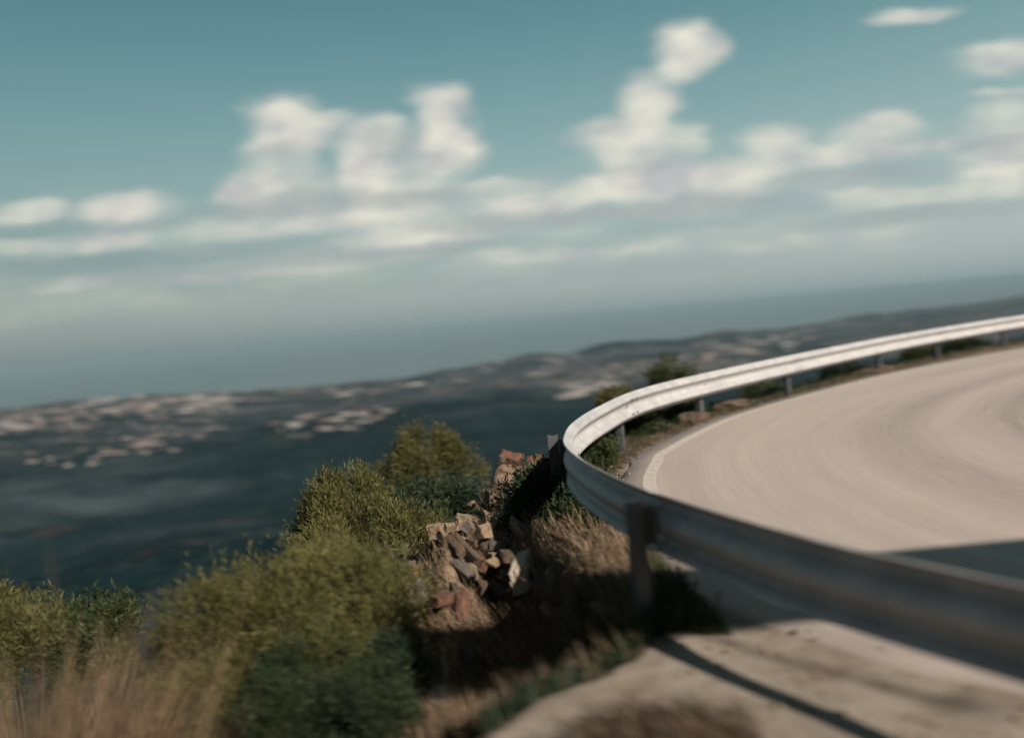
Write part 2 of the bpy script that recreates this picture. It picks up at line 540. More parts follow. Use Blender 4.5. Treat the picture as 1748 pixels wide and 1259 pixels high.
# ------------------------------------------------------------------ curves of the bend
RAIL = spline([(6.5, -2.2), (4.2, -.35), (2.75, 1.2), (1.72, 2.74), (1.26, 3.50), (.90, 4.33), (.66, 5.08), (.49, 5.90), (.42, 6.6), (.45, 7.2), (.60, 8.05),
               (.98, 9.2), (1.72, 10.82), (2.95, 12.36), (5.10, 14.55), (8.25, 17.45), (11.2, 19.75), (14.4, 21.9), (19.5, 24.7), (27, 28), (36, 31.5)])
RAIL = resample(RAIL, 900)
EDGE = spline([(7.2, -1.4), (4.9, .45), (3.25, 2.1), (2.09, 3.37), (1.66, 3.82), (1.38, 4.17), (1.12, 4.62), (.95, 5.35), (.90, 6.2), (.90, 7.2), (1.00, 8.3),
               (1.27, 9.35), (1.62, 10.25), (3.12, 12.55), (5.20, 14.65), (8.20, 17.20), (13.0, 20.15), (19.9, 23.6), (27.4, 26.9), (36.4, 30.3)])
EDGE = resample(EDGE, 500)
DROP = spline([(-4.0, -4), (-2.2, -.5), (-1.15, 1.8), (-.35, 3.35), (.15, 3.88), (.62, 4.22), (.52, 4.9), (.30, 5.8), (.12, 6.8), (.05, 8.0), (.25, 9.3), (.95, 10.9),
               (2.3, 12.8), (4.5, 15.2), (7.6, 18.1), (12, 21.6), (18.5, 25.3), (27, 29), (36, 32.6)])
DROP = resample(DROP, 300)


def signed_dist(x, y, curve):
    """distance to the curve, positive on its left (the valley side)"""
    best = np.full(x.shape, 1e9); sgn = np.ones(x.shape)
    curve = curve[::5] if len(curve) > 400 else curve[::3]
    a, b = curve[:-1], curve[1:]
    for p, q in zip(a, b):
        dx, dy = q - p
        L = dx * dx + dy * dy
        t = np.clip(((x - p[0]) * dx + (y - p[1]) * dy) / L, 0, 1)
        ex, ey = x - (p[0] + t * dx), y - (p[1] + t * dy)
        d = ex * ex + ey * ey
        cr = dx * (y - p[1]) - dy * (x - p[0])
        m = d < best
        best = np.where(m, d, best); sgn = np.where(m, np.sign(cr), sgn)
    return np.sqrt(best) * sgn


def near_z(x, y, d=None):
    x, y = np.asarray(x, float), np.asarray(y, float)
    if d is None:
        d = signed_dist(x, y, DROP)
    dd = np.maximum(d, 0)
    z = -.035 - .38 * sstep(0, .55, dd) - .30 * np.minimum(dd, 2.2) - 1.05 * np.maximum(dd - 2.2, 0) - .0 * dd
    rough = sstep(-.05, .8, d)
    for (rx0, ry0, rx1, ry1) in ((.18, 10.2, -.28, 8.0), (-.28, 8.0, -.72, 6.6), (-.72, 6.6, -.72, 5.9)):
        tt = np.clip(((x - rx0) * (rx1 - rx0) + (y - ry0) * (ry1 - ry0)) / ((rx1 - rx0) ** 2 + (ry1 - ry0) ** 2), 0, 1)
        z = z + .34 * np.exp(-((x - rx0 - tt * (rx1 - rx0)) ** 2 + (y - ry0 - tt * (ry1 - ry0)) ** 2) / .09)
    # tilted strata: long ribs running down towards the viewer
    u = x * .95 + y * .30
    w = -x * .30 + y * .95
    z = z + rough * (.34 * fbm(u * 2.6, w * .75, 5, 3, .55) + .5 * fbm(x * .5, y * .5, 3, 9) * sstep(.5, 3, dd))
    z = z + (1 - rough) * .018 * fbm(x * 3, y * 3, 4, 21)
    return z


# ------------------------------------------------------------------ near ground
def axis(parts):
    return np.concatenate([np.arange(a, b, s) for a, b, s in parts])


gx = axis([(-40, -10, 1.2), (-10, -4, .3), (-4, 5, .045), (5, 12, .2), (12, 46, .8)])
gy = axis([(-14, 1, .5), (1, 12.5, .045), (12.5, 22, .16), (22, 60, .9)])
GX, GY = np.meshgrid(gx, gy, indexing='ij')
D = signed_dist(GX, GY, DROP)
GZ = near_z(GX, GY, D)
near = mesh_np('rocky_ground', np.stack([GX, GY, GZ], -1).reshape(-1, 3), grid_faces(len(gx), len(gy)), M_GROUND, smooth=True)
tag(near, kind='structure')
tan = np.zeros(GX.shape)
for (rx0, ry0, rx1, ry1) in ((.18, 10.2, -.28, 8.0), (-.28, 8.0, -.72, 6.6), (-.72, 6.6, -.72, 5.9)):
    tt = np.clip(((GX - rx0) * (rx1 - rx0) + (GY - ry0) * (ry1 - ry0)) / ((rx1 - rx0) ** 2 + (ry1 - ry0) ** 2), 0, 1)
    tan = np.maximum(tan, np.exp(-((GX - rx0 - tt * (rx1 - rx0)) ** 2 + (GY - ry0 - tt * (ry1 - ry0)) ** 2) / .10))
add_attr(near, 'tan', np.clip(tan * 1.4 + .5 * fbm(GX * 3, GY * 3, 3, 6) * (tan > .1), 0, 1).ravel())
BAND_PATH = spline([(.95, 4.35), (1.28, 3.92), (1.62, 3.56), (2.05, 3.2), (2.9, 2.6), (4, 1.8)])  # path of a narrow strip where the dust colour is darker
rd = np.abs(signed_dist(GX, GY, BAND_PATH))
dark_band = np.exp(-(rd / (.05 + .02 * sstep(4.3, 3, GY))) ** 2) * (.75 + .8 * fbm(GX * 5, GY * 5, 3, 12))
add_attr(near, 'dark_band', np.clip(dark_band, 0, 1).ravel())
pad = sstep(4.75, 4.15, GY + .35 * fbm(GX * 2, GY * 2, 3, 5))
de = signed_dist(GX, GY, RAIL)
dust = np.clip((1 - sstep(-.12, .18, D + .25 * fbm(GX * 4, GY * 4, 3, 8))) * np.maximum(pad, .62 * sstep(.05, -.25, de)), 0, 1)
add_attr(near, 'dust', dust.ravel())
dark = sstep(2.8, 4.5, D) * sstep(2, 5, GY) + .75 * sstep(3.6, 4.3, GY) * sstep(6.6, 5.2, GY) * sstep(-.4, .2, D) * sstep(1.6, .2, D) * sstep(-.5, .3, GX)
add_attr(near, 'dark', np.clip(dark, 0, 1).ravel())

# ------------------------------------------------------------------ unseen mountainside behind the viewer, put in to cut sky light on the rail
bx = np.arange(-70, 80, 1.2); by = np.arange(-95, -9, 1.2)
BX, BY = np.meshgrid(bx, by, indexing='ij')
up_ = sstep(-12, -48, BY)
BZ = -.4 + (34 - 19 * sstep(-12, 22, BX)) * up_ + 2.2 * up_ ** .5 * fbm(BX / 7, BY / 7, 5, 91)
BZ = BZ - 20 * sstep(-50, -70, BX)
back = mesh_np('mountainside', np.stack([BX, BY, BZ], -1).reshape(-1, 3), grid_faces(len(bx), len(by)), M_GROUND, smooth=True)
tag(back, kind='structure')
add_attr(back, 'dark', np.clip(.5 + fbm(BX / 3, BY / 3, 4, 92), 0, 1).ravel())
add_attr(back, 'dust', np.zeros(BX.size))

# ------------------------------------------------------------------ road
inner = spline([(12.5, 2.0), (11.2, 3.2), (10.2, 4.6), (9.6, 6.2), (9.7, 7.6), (10.5, 9.0), (12, 10.5), (14.5, 12.2), (18, 14), (24, 16.6), (32, 19.4), (41, 22)])
inner = resample(inner, 500)
nt = 46
T = np.linspace(0, 1, nt)
P2 = EDGE[:, None, :] * (1 - T)[None, :, None] + inner[:, None, :] * T[None, :, None]
jag = .05 * fbm(arclen(EDGE) * 2.5, arclen(EDGE) * 0, 4, 2)
P2[:, 0, :] += (jag[:, None] * np.stack([tangents(EDGE)[:, 1], -tangents(EDGE)[:, 0]], 1))
Z = np.full(P2.shape[:2], .0)
Z[:, 0] = -.05
P2[:, 1, :] = P2[:, 0, :] + (P2[:, 2, :] - P2[:, 0, :]) * .06
road = mesh_np('road', np.concatenate([P2, Z[..., None]], -1).reshape(-1, 3), grid_faces(500, nt)[:, ::-1], M_ASPHALT)
tag(road, kind='structure')
S = np.repeat(arclen(EDGE)[:, None], nt, 1)
TT = np.linalg.norm(P2 - P2[:, :1], axis=-1)
uvl = road.data.uv_layers.new(name='UVMap')
vi = np.zeros(len(road.data.loops), dtype=np.int32)
road.data.loops.foreach_get('vertex_index', vi)
uvl.data.foreach_set('uv', np.stack([S.ravel()[vi], TT.ravel()[vi]], 1).astype(np.float32).ravel())
tyre = np.exp(-((TT - 3.3) / .38) ** 2) * .6 + np.exp(-((TT - 5.0) / .45) ** 2) * .8 + np.exp(-((TT - 6.9) / .5) ** 2) * .9
add_attr(road, 'tyre', tyre.ravel())

nE = np.stack([tangents(EDGE)[:, 1], -tangents(EDGE)[:, 0]], 1)
l0, l1 = EDGE + nE * .26, EDGE + nE * .40
lv = np.zeros((500, 2, 3)); lv[:, 0, :2] = l0; lv[:, 1, :2] = l1; lv[..., 2] = .004
line = mesh_np('edge_line', lv.reshape(-1, 3), grid_faces(500, 2)[:, ::-1], M_LINE)
tag(line, kind='structure')

# ------------------------------------------------------------------ sea and hills
SEA = -300.0
sea = mesh_np('sea', [(-70000, 1500, SEA), (70000, 1500, SEA), (70000, 62000, SEA), (-70000, 62000, SEA)], [(0, 1, 2, 3)], M_SEA)
tag(sea, kind='structure')
CX = np.array([-20000, -9000, -3650, -2300, -820, 0, 630, 1500, 2700, 4800, 7500, 20000.])
CY = np.array([5200, 5600, 5700, 5350, 5050, 5900, 6800, 7400, 8100, 9800, 11600, 15000.])


def hill_z(x, y, r, az):
    lr = np.log(r)
    prof = np.interp(lr, np.log([12, 25, 60, 110, 200, 350, 560, 720, 1000, 1500, 2050, 2700, 3600, 5000, 7000, 30000]),
                     [-12, -24, -42, -58, -82, -121, -146, -160, -222, -240, -206, -262, -272, -285, -288, -292])
    # slower fall to the right of the valley
    prof = prof + sstep(.1, .6, az) * 18 * np.exp(-((lr - 6.8) / .7) ** 2)
    k = np.clip(r / 700, .02, 1)
    z = prof + 105 * k * fbm(x / 900 + 3, y / 900, 4, 31) * sstep(300, 1400, r) + 24 * np.clip(r / 300, .03, 1) * fbm(x / 150, y / 120, 4, 33)
    z = z + 2.4 * np.clip(r / 120, .1, 1) * np.abs(fbm(x / 14, y / 14, 3, 37)) * 2
    cy = np.interp(x, CX, CY) + 420 * fbm(x / 1300, x * 0 + .5, 4, 41)
    c = sstep(-250, 500, cy - y)
    ridge = 15 * sstep(1.0, 3.0, x / 1000) * np.exp(-((cy - y - 900) / 700) ** 2)
    z = np.maximum(z + ridge + 8 * fbm(x / 500, y / 500, 3, 51), SEA + 7 + 6 * fbm(x / 300, y / 300, 2, 53)) * c + (SEA - 12) * (1 - c)
    return z, cy


naz, nr = 620, 620
az = np.linspace(-1.05, 1.15, naz)
rr = np.exp(np.linspace(math.log(12), math.log(17000), nr))
AZ, RR = np.meshgrid(az, rr, indexing='ij')
HX, HY = RR * np.sin(AZ), RR * np.cos(AZ)
HZ, CYY = hill_z(HX, HY, RR, AZ)
hills = mesh_np('hills', np.stack([HX, HY, HZ], -1).reshape(-1, 3), grid_faces(naz, nr)[:, ::-1], M_HILLS, smooth=True)
tag(hills, kind='structure')
fieldm = sstep(2300, 3400, RR) * (.35 + .65 * sstep(-.12, .18, fbm(HX / 420, HY / 70, 4, 61))) * sstep(-.25, .12, fbm(HX / 700, HY / 150, 3, 63))
add_attr(hills, 'field', np.clip(fieldm * .8, 0, 1).ravel())


def hit(px, py):
    d = ray(px, py)
    t = 30.0 * 1.004 ** np.arange(1580)
    X_, Y_, Z_ = d[0] * t, d[1] * t, H + d[2] * t
    z, c = hill_z(X_, Y_, np.hypot(X_, Y_), np.arctan2(X_, Y_))
    k = np.nonzero(Z_ < z)[0]
    if not len(k):
        return None
    k = k[0]
    return X_[k], Y_[k], z[k], c[k]


track = np.zeros(HX.shape)
for (px, py, lx, ly) in [(400, 888, 34, 5), (345, 925, 30, 4), (90, 906, 26, 4), (560, 868, 40, 3), (250, 945, 30, 3)]:
    h_ = hit(px, py)
    if h_:
        r0 = math.hypot(h_[0], h_[1]); a0 = math.atan2(h_[0], h_[1])
        track += np.exp(-((AZ - a0 - (np.log(RR / r0)) * .25) / (lx * .6 / FPX)) ** 2 - (np.log(RR / r0) / .010) ** 2)
add_attr(hills, 'track', np.clip(track, 0, .14).ravel())

# ------------------------------------------------------------------ guardrail
rail = empty('guardrail', (RAIL[0][0], RAIL[0][1], 0))
tag(rail, 'long galvanised steel guardrail on grey posts sweeping round the bend of the road', 'guardrail')
rail.location = (0, 0, 0)
tR = tangents(RAIL)
nR = np.stack([tR[:, 1], -tR[:, 0]], 1)          # towards the road
sR = arclen(RAIL)


def on_rail(s, off=0.0, curve=RAIL):
    p = np.array([np.interp(s, sR, RAIL[:, 0]), np.interp(s, sR, RAIL[:, 1])])
    n_ = np.array([np.interp(s, sR, nR[:, 0]), np.interp(s, sR, nR[:, 1])]); n_ /= np.linalg.norm(n_)
    return p + n_ * off, n_


def beam_profile():
    key = [(.153, .004), (.155, .012), (.150, .018), (.138, .024), (.128, .046), (.118, .068), (.106, .080), (.092, .083), (.078, .079), (.066, .066), (.050, .040), (.034, .016), (.018, .004), (0, 0)]
    front = [(z, n) for z, n in key]
    front += [(-z, n) for z, n in key[-2::-1]]
    a = np.array(front)
    t = np.gradient(a, axis=0); t /= np.linalg.norm(t, axis=1)[:, None]
    nn = np.stack([t[:, 1], -t[:, 0]], 1)       # offset for the sheet's thickness
    back = a - nn * .0045
    return np.vstack([a, back[::-1]]) * np.array([1.16, 1.0])


PROF = beam_profile()
ZB = .550


def beam_section(s0, s1, name='beam', push=0.0):
    m = max(6, int((s1 - s0) / .07))
    ss = np.linspace(s0, s1, m)
    k = len(PROF)
    V = np.zeros((m, k, 3))
    for i, s in enumerate(ss):
        p, n_ = on_rail(s)
        q = p[None] + n_[None] * (PROF[:, 1] - .04 + push)[:, None]
        V[i, :, :2] = q; V[i, :, 2] = ZB + PROF[:, 0]
    F = []
    for i in range(m - 1):
        for j in range(k):
            a, b = i * k + j, i * k + (j + 1) % k
            F.append((a, b, b + k, a + k))
    F.append(tuple(range(k))[::-1]); F.append(tuple((m - 1) * k + j for j in range(k)))
    o = mesh_np(name, V.reshape(-1, 3), F, M_BEAM, rail, smooth=True)
    return o


def nearest_s(x, y):
    return sR[np.argmin((RAIL[:, 0] - x) ** 2 + (RAIL[:, 1] - y) ** 2)]


post_s = [nearest_s(*p) for p in [(4.2, -.35), (2.45, 1.55), (.80, 4.62), (.47, 7.45), (1.55, 10.4), (3.02, 12.42), (5.15, 14.6), (8.15, 17.35), (10.4, 19.2), (13.3, 21.2), (16.8, 23.4), (20.5, 25.2), (24.3, 26.9), (28.2, 28.6)]]


def c_post(s):
    p, n_ = on_rail(s, -.16)
    t_ = np.array([-n_[1], n_[0]])
    g = float(near_z(np.array([p[0]]), np.array([p[1]]))[0])
    w, dp, th = .040, .09, .006       # half width along rail, depth, sheet
    prof = [(-w, -dp / 2), (w, -dp / 2), (w, -dp / 2 + .022), (w - th, -dp / 2 + .022), (w - th, -dp / 2 + th), (-w + th, -dp / 2 + th), (-w + th, dp / 2 - th),
            (w - th, dp / 2 - th), (w - th, dp / 2 - .022), (w, dp / 2 - .022), (w, dp / 2), (-w, dp / 2)]
    V = []
    for z in (g - .35, .70):
        for a, b in prof:
            q = p + t_ * a + n_ * b
            V.append((q[0], q[1], z))
    k = len(prof)
    F = [(j, (j + 1) % k, (j + 1) % k + k, j + k) for j in range(k)]
    F += [tuple(range(k))[::-1], tuple(range(k, 2 * k))]
    o = mesh_np('post', V, F, M_POST, rail)
    # spacer between post and beam: a folded box open on its sides
    V = []; F = []
    q0, _ = on_rail(s, -.103); q1, _ = on_rail(s, -.046)
    hw = .045
    pts = [(q0 - t_ * hw), (q1 - t_ * hw), (q1 + t_ * hw), (q0 + t_ * hw)]
    for z in (ZB - .11, ZB - .10, ZB + .10, ZB + .11):
        for q in pts:
            V.append((q[0], q[1], z))
    for a, b in ((0, 4), (8, 12)):
        F += [(a, a + 3, a + 2, a + 1), (b, b + 1, b + 2, b + 3)] + [(a + j, a + (j + 1) % 4, b + (j + 1) % 4, b + j) for j in range(4)]
    F += [(4, 5, 9, 8), (6, 7, 11, 10)]
    sp = mesh_np('spacer', V, F, M_POST, o)
    return o


def bolt(s, dz, off=.0):
    p, n_ = on_rail(s, -.04 + off)
    t_ = np.array([-n_[1], n_[0]])
    V = []; F = []; k = 8
    for d, r_ in ((0, .021), (.008, .019), (.014, .009)):
        for j in range(k):
            a = 2 * math.pi * j / k
            q = p + n_ * d + t_ * (math.cos(a) * r_)
            V.append((q[0], q[1], ZB + dz + math.sin(a) * r_))
    for i in (0, 1):
        F += [(i * k + j, i * k + (j + 1) % k, (i + 1) * k + (j + 1) % k, (i + 1) * k + j) for j in range(k)]
    F.append(tuple(range(2 * k, 3 * k)))
    mesh_np('bolt', V, F, M_POST, rail)


for s in post_s:
    c_post(s)
    bolt(s, 0.0, .001)
joints = [post_s[i] for i in (0, 2, 4, 6, 8, 10, 12)]
ends = [sR[0]] + joints + [sR[-1]]
for i in range(len(ends) - 1):
    beam_section(ends[i], ends[i + 1] + (.16 if i < len(ends) - 2 else 0), push=.0052 * (i % 2))
for s in joints[1:5]:
    for ds in (-.08, .08):
        for dz in (.092, -.092):
            bolt(s + .08 + ds, dz, .089)


# ------------------------------------------------------------------ bushes and trees
def foliage_mesh(center, rad, n_clump, per, leaf_len, leaf_w, seed, up=.5, lobes=7, cone=0.0):
    """leaf blades gathered in tufts spread over uneven lobes"""
    g = np.random.default_rng(seed)
    rad = np.array(rad)
    L = []
    for i in range(lobes * 3):
        a = g.uniform(0, 2 * math.pi); h = g.uniform(-.75, .7)
        rr_ = math.sqrt(max(0, 1 - h * h)) * g.uniform(.35, .95)
        L.append((np.array([math.cos(a) * rr_, math.sin(a) * rr_, h * .70]), g.uniform(.13, .30), g.uniform(.9, 2.0)))
    L.append((np.array([.05, 0, -.15]), .42, 1.1))
    L.append((np.array([g.uniform(-.25, .1), 0, .45]), .30, 1.6))
    wts = np.array([q[1] ** 2 for q in L]); wts[-2:] *= .22; wts /= wts.sum()
    ltone = g.uniform(-.38, .30, len(L))
    C, NRM, LT = [], [], []
    while len(C) < n_clump:
        li = g.choice(len(L), p=wts); c0, r0, st_ = L[li]
        v = g.normal(size=3); v /= np.linalg.norm(v)
        rad_f = g.uniform(.35, 1.0) ** .5
        p = c0 + v * np.array([1, 1, st_]) * r0 * rad_f * g.uniform(.8, 1.25)
        if p[2] < -1.2:
            continue
        p = p * np.array([1, 1, 1 + .25 * cone])
        k_ = 1 + .25 * cone - cone * np.clip(p[2] + .3, 0, 1.3) * .8
        p = p * np.array([k_, k_, 1])
        C.append(p); NRM.append(v); LT.append(ltone[li])
    C = np.array(C) * rad + np.array(center); NRM = np.array(NRM)
    tone_c = np.clip(g.beta(1.4, 1.6, n_clump) + np.array(LT), 0, 1)
    # tufts
    idx = np.repeat(np.arange(n_clump), per)
    m = len(idx)
    off = g.normal(size=(m, 3)) * (leaf_len * .6)
    base = C[idx] + off
    # young shoots standing out of the outline
    ns, nl = max(30, n_clump // 22), 16
    si = g.choice(n_clump, ns)
    sdir = NRM[si] * .5 + g.normal(size=(ns, 3)) * .25 + np.array([0, 0, .9]); sdir /= np.linalg.norm(sdir, axis=1)[:, None]
    slen = rad.mean() * g.uniform(.14, .42, ns)
    tq = np.tile(np.linspace(.1, 1, nl), ns)
    base = np.vstack([base, C[np.repeat(si, nl)] + np.repeat(sdir, nl, 0) * (np.repeat(slen, nl) * tq)[:, None] + g.normal(size=(ns * nl, 3)) * leaf_len * .12])
    idx = np.concatenate([idx, np.repeat(si, nl)]); m = len(idx)
    dirv = NRM[idx] * .55 + g.normal(size=(m, 3)) * .55 + np.array([0, 0, up])
    dirv /= np.linalg.norm(dirv, axis=1)[:, None]
    side = np.cross(dirv, g.normal(size=(m, 3))); side /= np.linalg.norm(side, axis=1)[:, None]
    ll = leaf_len * g.uniform(.6, 1.35, m)[:, None]; ww = leaf_w * g.uniform(.6, 1.3, m)[:, None]
    V = np.stack([base - side * ww * .35, base + dirv * ll * .55 - side * ww * .5, base + dirv * ll, base + dirv * ll * .5 + side * ww * .5], 1).reshape(-1, 3)
    F = np.arange(4 * m).reshape(-1, 4)
    tone = np.clip(np.repeat(tone_c[idx] * .75 + g.uniform(0, .35, m), 4), 0, 1)
    return V, F, tone, C


def tube(path, r0, r1, k=6):
    path = np.array(path, float)
    t = np.gradient(path, axis=0); t /= np.linalg.norm(t, axis=1)[:, None]
    V, F = [], []
    for i, (p, d) in enumerate(zip(path, t)):
        a = np.cross(d, [0.3, .9, .1]); a /= np.linalg.norm(a); b = np.cross(d, a)
        r_ = r0 + (r1 - r0) * i / (len(path) - 1)
        for j in range(k):
            an = 2 * math.pi * j / k
            V.append(p + (a * math.cos(an) + b * math.sin(an)) * r_)
    for i in range(len(path) - 1):
        for j in range(k):
            F.append((i * k + j, i * k + (j + 1) % k, (i + 1) * k + (j + 1) % k, (i + 1) * k + j))
    F.append(tuple(range(k))[::-1]); F.append(tuple((len(path) - 1) * k + j for j in range(k)))
    return V, F


def bush(name, cat, label, group, px, py, rx, ry, depth, mat, seed, dens=1.0, ll=.055, lw=.012, up=.5, lobes=8, ground=None, stem='stem', cone=0.0):
    c = at(px, py, depth)
    Rx, Rz = rx * depth / FPX, ry * depth / FPX
    g = near_z(np.array([c[0]]), np.array([c[1]]))[0] if ground is None else ground
    g = min(g, c[2] - Rz * .6)
    root = empty(name, (c[0], c[1], g))
    tag(root, label, cat, group)
    loc = np.array([0, 0, c[2] - g])
    vol = Rx * Rx * Rz
    ncl = int(max(260, min(5200, dens * 1500 * (Rx / ll * .06) ** 2 * 2.6)))
    V, F, tone, C = foliage_mesh(loc, (Rx * 1.12, Rx * 1.0, Rz * 1.12), ncl, 16, ll, lw, seed, up, lobes, cone)
    fo = mesh_np('foliage' if stem == 'stem' else 'crown', V, F, mat, root)
    add_attr(fo, 'tone', tone)
    gg = np.random.default_rng(seed + 99)
    VV, FF = [], []
    br = C[gg.choice(len(C), 9, replace=False)]
    for q in br:
        mid = np.array([q[0] * .35, q[1] * .35, q[2] * .5]) + gg.normal(size=3) * .03
        path = resample(spline([(0, 0, -.15), tuple(mid), tuple(q)], 6), 8)
        v_, f_ = tube(path, .022 * max(Rx, .35) / .5, .004)
        k = len(VV)
        VV += list(v_); FF += [tuple(i + k for i in f) for f in f_]
    mesh_np(stem, VV, FF, M_BARK, root)
    return root


bush('pine_tree', 'pine tree', 'bushy olive pine standing at the far end of the rocky ledge, above dark scrub', None, 722, 806, 82, 72, 11.5, M_OLIVE, 1, 1.5, .075, .010, .7, 6, stem='trunk', cone=.75)
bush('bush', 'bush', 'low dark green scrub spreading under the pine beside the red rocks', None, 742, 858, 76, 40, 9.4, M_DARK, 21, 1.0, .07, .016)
bush('bush', 'bush', 'yellow green bush in the middle of the row, between pine and biggest bush', None, 604, 896, 112, 86, 8.2, M_OLIVE, 2, 1.6, .065, .009, .9, 7, cone=.7)
bush('bush', 'bush', 'biggest yellow green bush, close by, below the row of bushes on the ledge', None, 500, 1095, 225, 165, 5.6, M_OLIVE, 3, 2.2, .065, .008, 1.0, 12, cone=.15)
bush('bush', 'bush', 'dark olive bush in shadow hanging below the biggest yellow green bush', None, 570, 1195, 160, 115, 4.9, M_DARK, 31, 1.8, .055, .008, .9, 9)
bush('bush', 'bush', 'olive bush cut by the left edge of the picture behind the dry stalks', None, 5, 1075, 100, 105, 6.4, M_OLIVE, 4, 1.4, .07, .009, .9)
bush('bush', 'bush', 'small green bush rising between the dry stalks and the biggest bush', None, 160, 1095, 88, 85, 6.6, M_GREEN, 5, 1.2, .07, .014, .6)
bush('bush', 'bush', 'dark leafy bush growing right of the rocks behind the near bend of the guardrail', None, 950, 866, 96, 80, 7.6, M_DARK, 6, 1.4, .065, .018, .4, 10)
bush('bush', 'bush', 'green tufts under the near beam, left of the near guardrail post', None, 1010, 895, 48, 38, 7.0, M_GREEN, 61, 1.1, .06, .013, .8)
bush('shrub', 'shrub', 'dark shrub between the guardrail bend and the edge of the asphalt', None, 1026, 778, 34, 32, 9.7, M_GREEN, 7, 1.1, .055, .014, .6)
bush('pine_tree', 'pine tree', 'small round topped pine rising above the far guardrail', None, 1150, 646, 36, 38, 16.5, M_GREEN, 8, 1.2, .10, .018, .5, stem='trunk')
bush('shrub', 'shrub', 'light yellow green shrub peeping over the guardrail just left of the round pine', None, 1052, 684, 28, 22, 14.0, M_OLIVE, 9, 1.1, .09, .016)
bush('bush', 'bush', 'wide green bush seen under the guardrail below the round pine', None, 1150, 712, 72, 38, 13.6, M_GREEN, 10, 1.3, .08, .016, .5)
bush('shrub', 'shrub', 'leafy green shrub behind the guardrail beside brown rocks at the road edge', None, 1085, 735, 45, 30, 12.0, M_GREEN, 101, 1.3, .075, .016, .5)
bush('shrub', 'shrub', 'bright green shrub between two far guardrail posts at the road edge', None, 1302, 674, 38, 20, 16.6, M_GREEN, 11, 1.3, .10, .018)
bush('shrub', 'shrub', 'dark rounded shrub right of the third far post under the beam', None, 1440, 640, 28, 20, 18.8, M_DARK, 12, 1.2, .10, .02)
bush('shrub', 'shrub', 'dark green shrub under the farthest guardrail stretch, left of its neighbour', None, 1575, 607, 26, 16, 21.5, M_GREEN, 13, 1.2, .11, .02)
bush('shrub', 'shrub', 'last dark shrub at the right under the farthest guardrail stretch', None, 1648, 594, 32, 14, 23.5, M_DARK, 14, 1.2, .11, .02)


# ------------------------------------------------------------------ rocks
def rock(name, label, cat, group, pos, size, rz, tilt, mat, seed, sub=4, sink=.3):
    bm = bmesh.new()
    bmesh.ops.create_icosphere(bm, subdivisions=sub, radius=1)
    g = np.random.default_rng(seed)
    planes = [(Vector(g.normal(size=3)).normalized(), g.uniform(.62, .85)) for _ in range(6)]
    for ax in (Vector((1, 0, 0)), Vector((-1, 0, 0)), Vector((0, 1, 0)), Vector((0, -1, 0)), Vector((0, 0, 1)), Vector((0, 0, -1))):
        planes.append(((ax + Vector(g.normal(size=3)) * .16).normalized(), g.uniform(.48, .66)))
    co = np.array([v.co[:] for v in bm.verts])
    for nrm, d in planes:
        n_ = np.array(nrm)
        e = co @ n_ - d
        co = co - np.outer(np.maximum(e, 0), n_)
    s = fbm(co[:, 0] * 6 + seed, co[:, 1] * 1.2 + co[:, 2] * 3, 4, seed)
    co = co * 1.35 * (1 + .13 * s[:, None] + .05 * fbm(co[:, 0] * 14 + seed, co[:, 2] * 14 + co[:, 1] * 5, 3, seed + 7)[:, None])
    co = co * np.array(size)
    for v, c in zip(bm.verts, co):
        v.co = c
    me = bpy.data.meshes.new(name)
    bm.to_mesh(me); bm.free()
    me.materials.append(mat)
    o = bpy.data.objects.new(name, me); col.objects.link(o)
    o.location = (pos[0], pos[1], pos[2] - 0 * sink)
    o.rotation_euler = (tilt[0], tilt[1], rz)
    tag(o, label, cat, group)
    return o


def ground_at(px, py, z_off=0.0):
    d = ray(px, py)
    t = np.arange(1.5, 40, .04)
    k = np.nonzero(H + d[2] * t < near_z(d[0] * t, d[1] * t))[0]
    t0 = t[k[0]] if len(k) else 15
    return np.array([0, 0, H]) + d * t0


special = [
    ('rock', 'rust red rock forming the crest of the ledge behind the guardrail bend', 868, 785, .42, .30, .36, M_RUST, 1, 10.2),
    ('rock', 'dark red brown rock beside the red crest rock, nearest the guardrail', 918, 790, .30, .26, .34, M_RUST, 2, 9.6),
    ('boulder', 'cream and grey boulder just below the red crest rocks', 893, 822, .24, .28, .30, M_PALE, 3, 9.0),
    ('boulder', 'flat grey boulder left of the cream one on the ledge', 848, 846, .26, .30, .26, M_GREY, 4, 8.8),
    ('boulder', 'tan rock slab in the middle of the ledge beside the dark leafy bush', 808, 888, .36, .40, .24, M_TAN, 5, 8.0),
    ('rock', 'orange brown broken rock at the left rim of the ledge near the middle bush', 748, 902, .22, .28, .20, M_TAN, 6, 7.8),
    ('rock', 'brown rock between the tan slab and the shaded rock slope', 838, 928, .20, .24, .20, M_BROWN, 14, 7.0),
    ('boulder', 'long cream boulder leaning below the dark leafy bush, the left of two', 893, 972, .07, .26, .13, M_PALE, 7, 6.1),
    ('boulder', 'bright white boulder leaning below the dark leafy bush, the right of two', 950, 978, .065, .25, .12, M_PALE, 8, 6.0),
    ('boulder', 'grey slate face beside the biggest yellow green bush', 712, 1008, .17, .16, .20, M_GREY, 9, 6.0),
    ('rock', 'pale stone low on the shaded rock slope by the bottom of the picture', 755, 1195, .09, .11, .09, M_PALE, 10, 0),
    ('rock', 'brown rock at the far road edge left of the bright green shrub', 1245, 694, .40, .25, .13, M_BROWN, 11, 13.6),
    ('rock', 'grey brown rock under the beam beside the second far post', 1180, 720, .30, .25, .13, M_BROWN, 12, 12.4),
    ('rock', 'pale brown rock under the beam beside the fourth far post', 1490, 634, .42, .25, .12, M_BROWN, 13, 17.6),
]
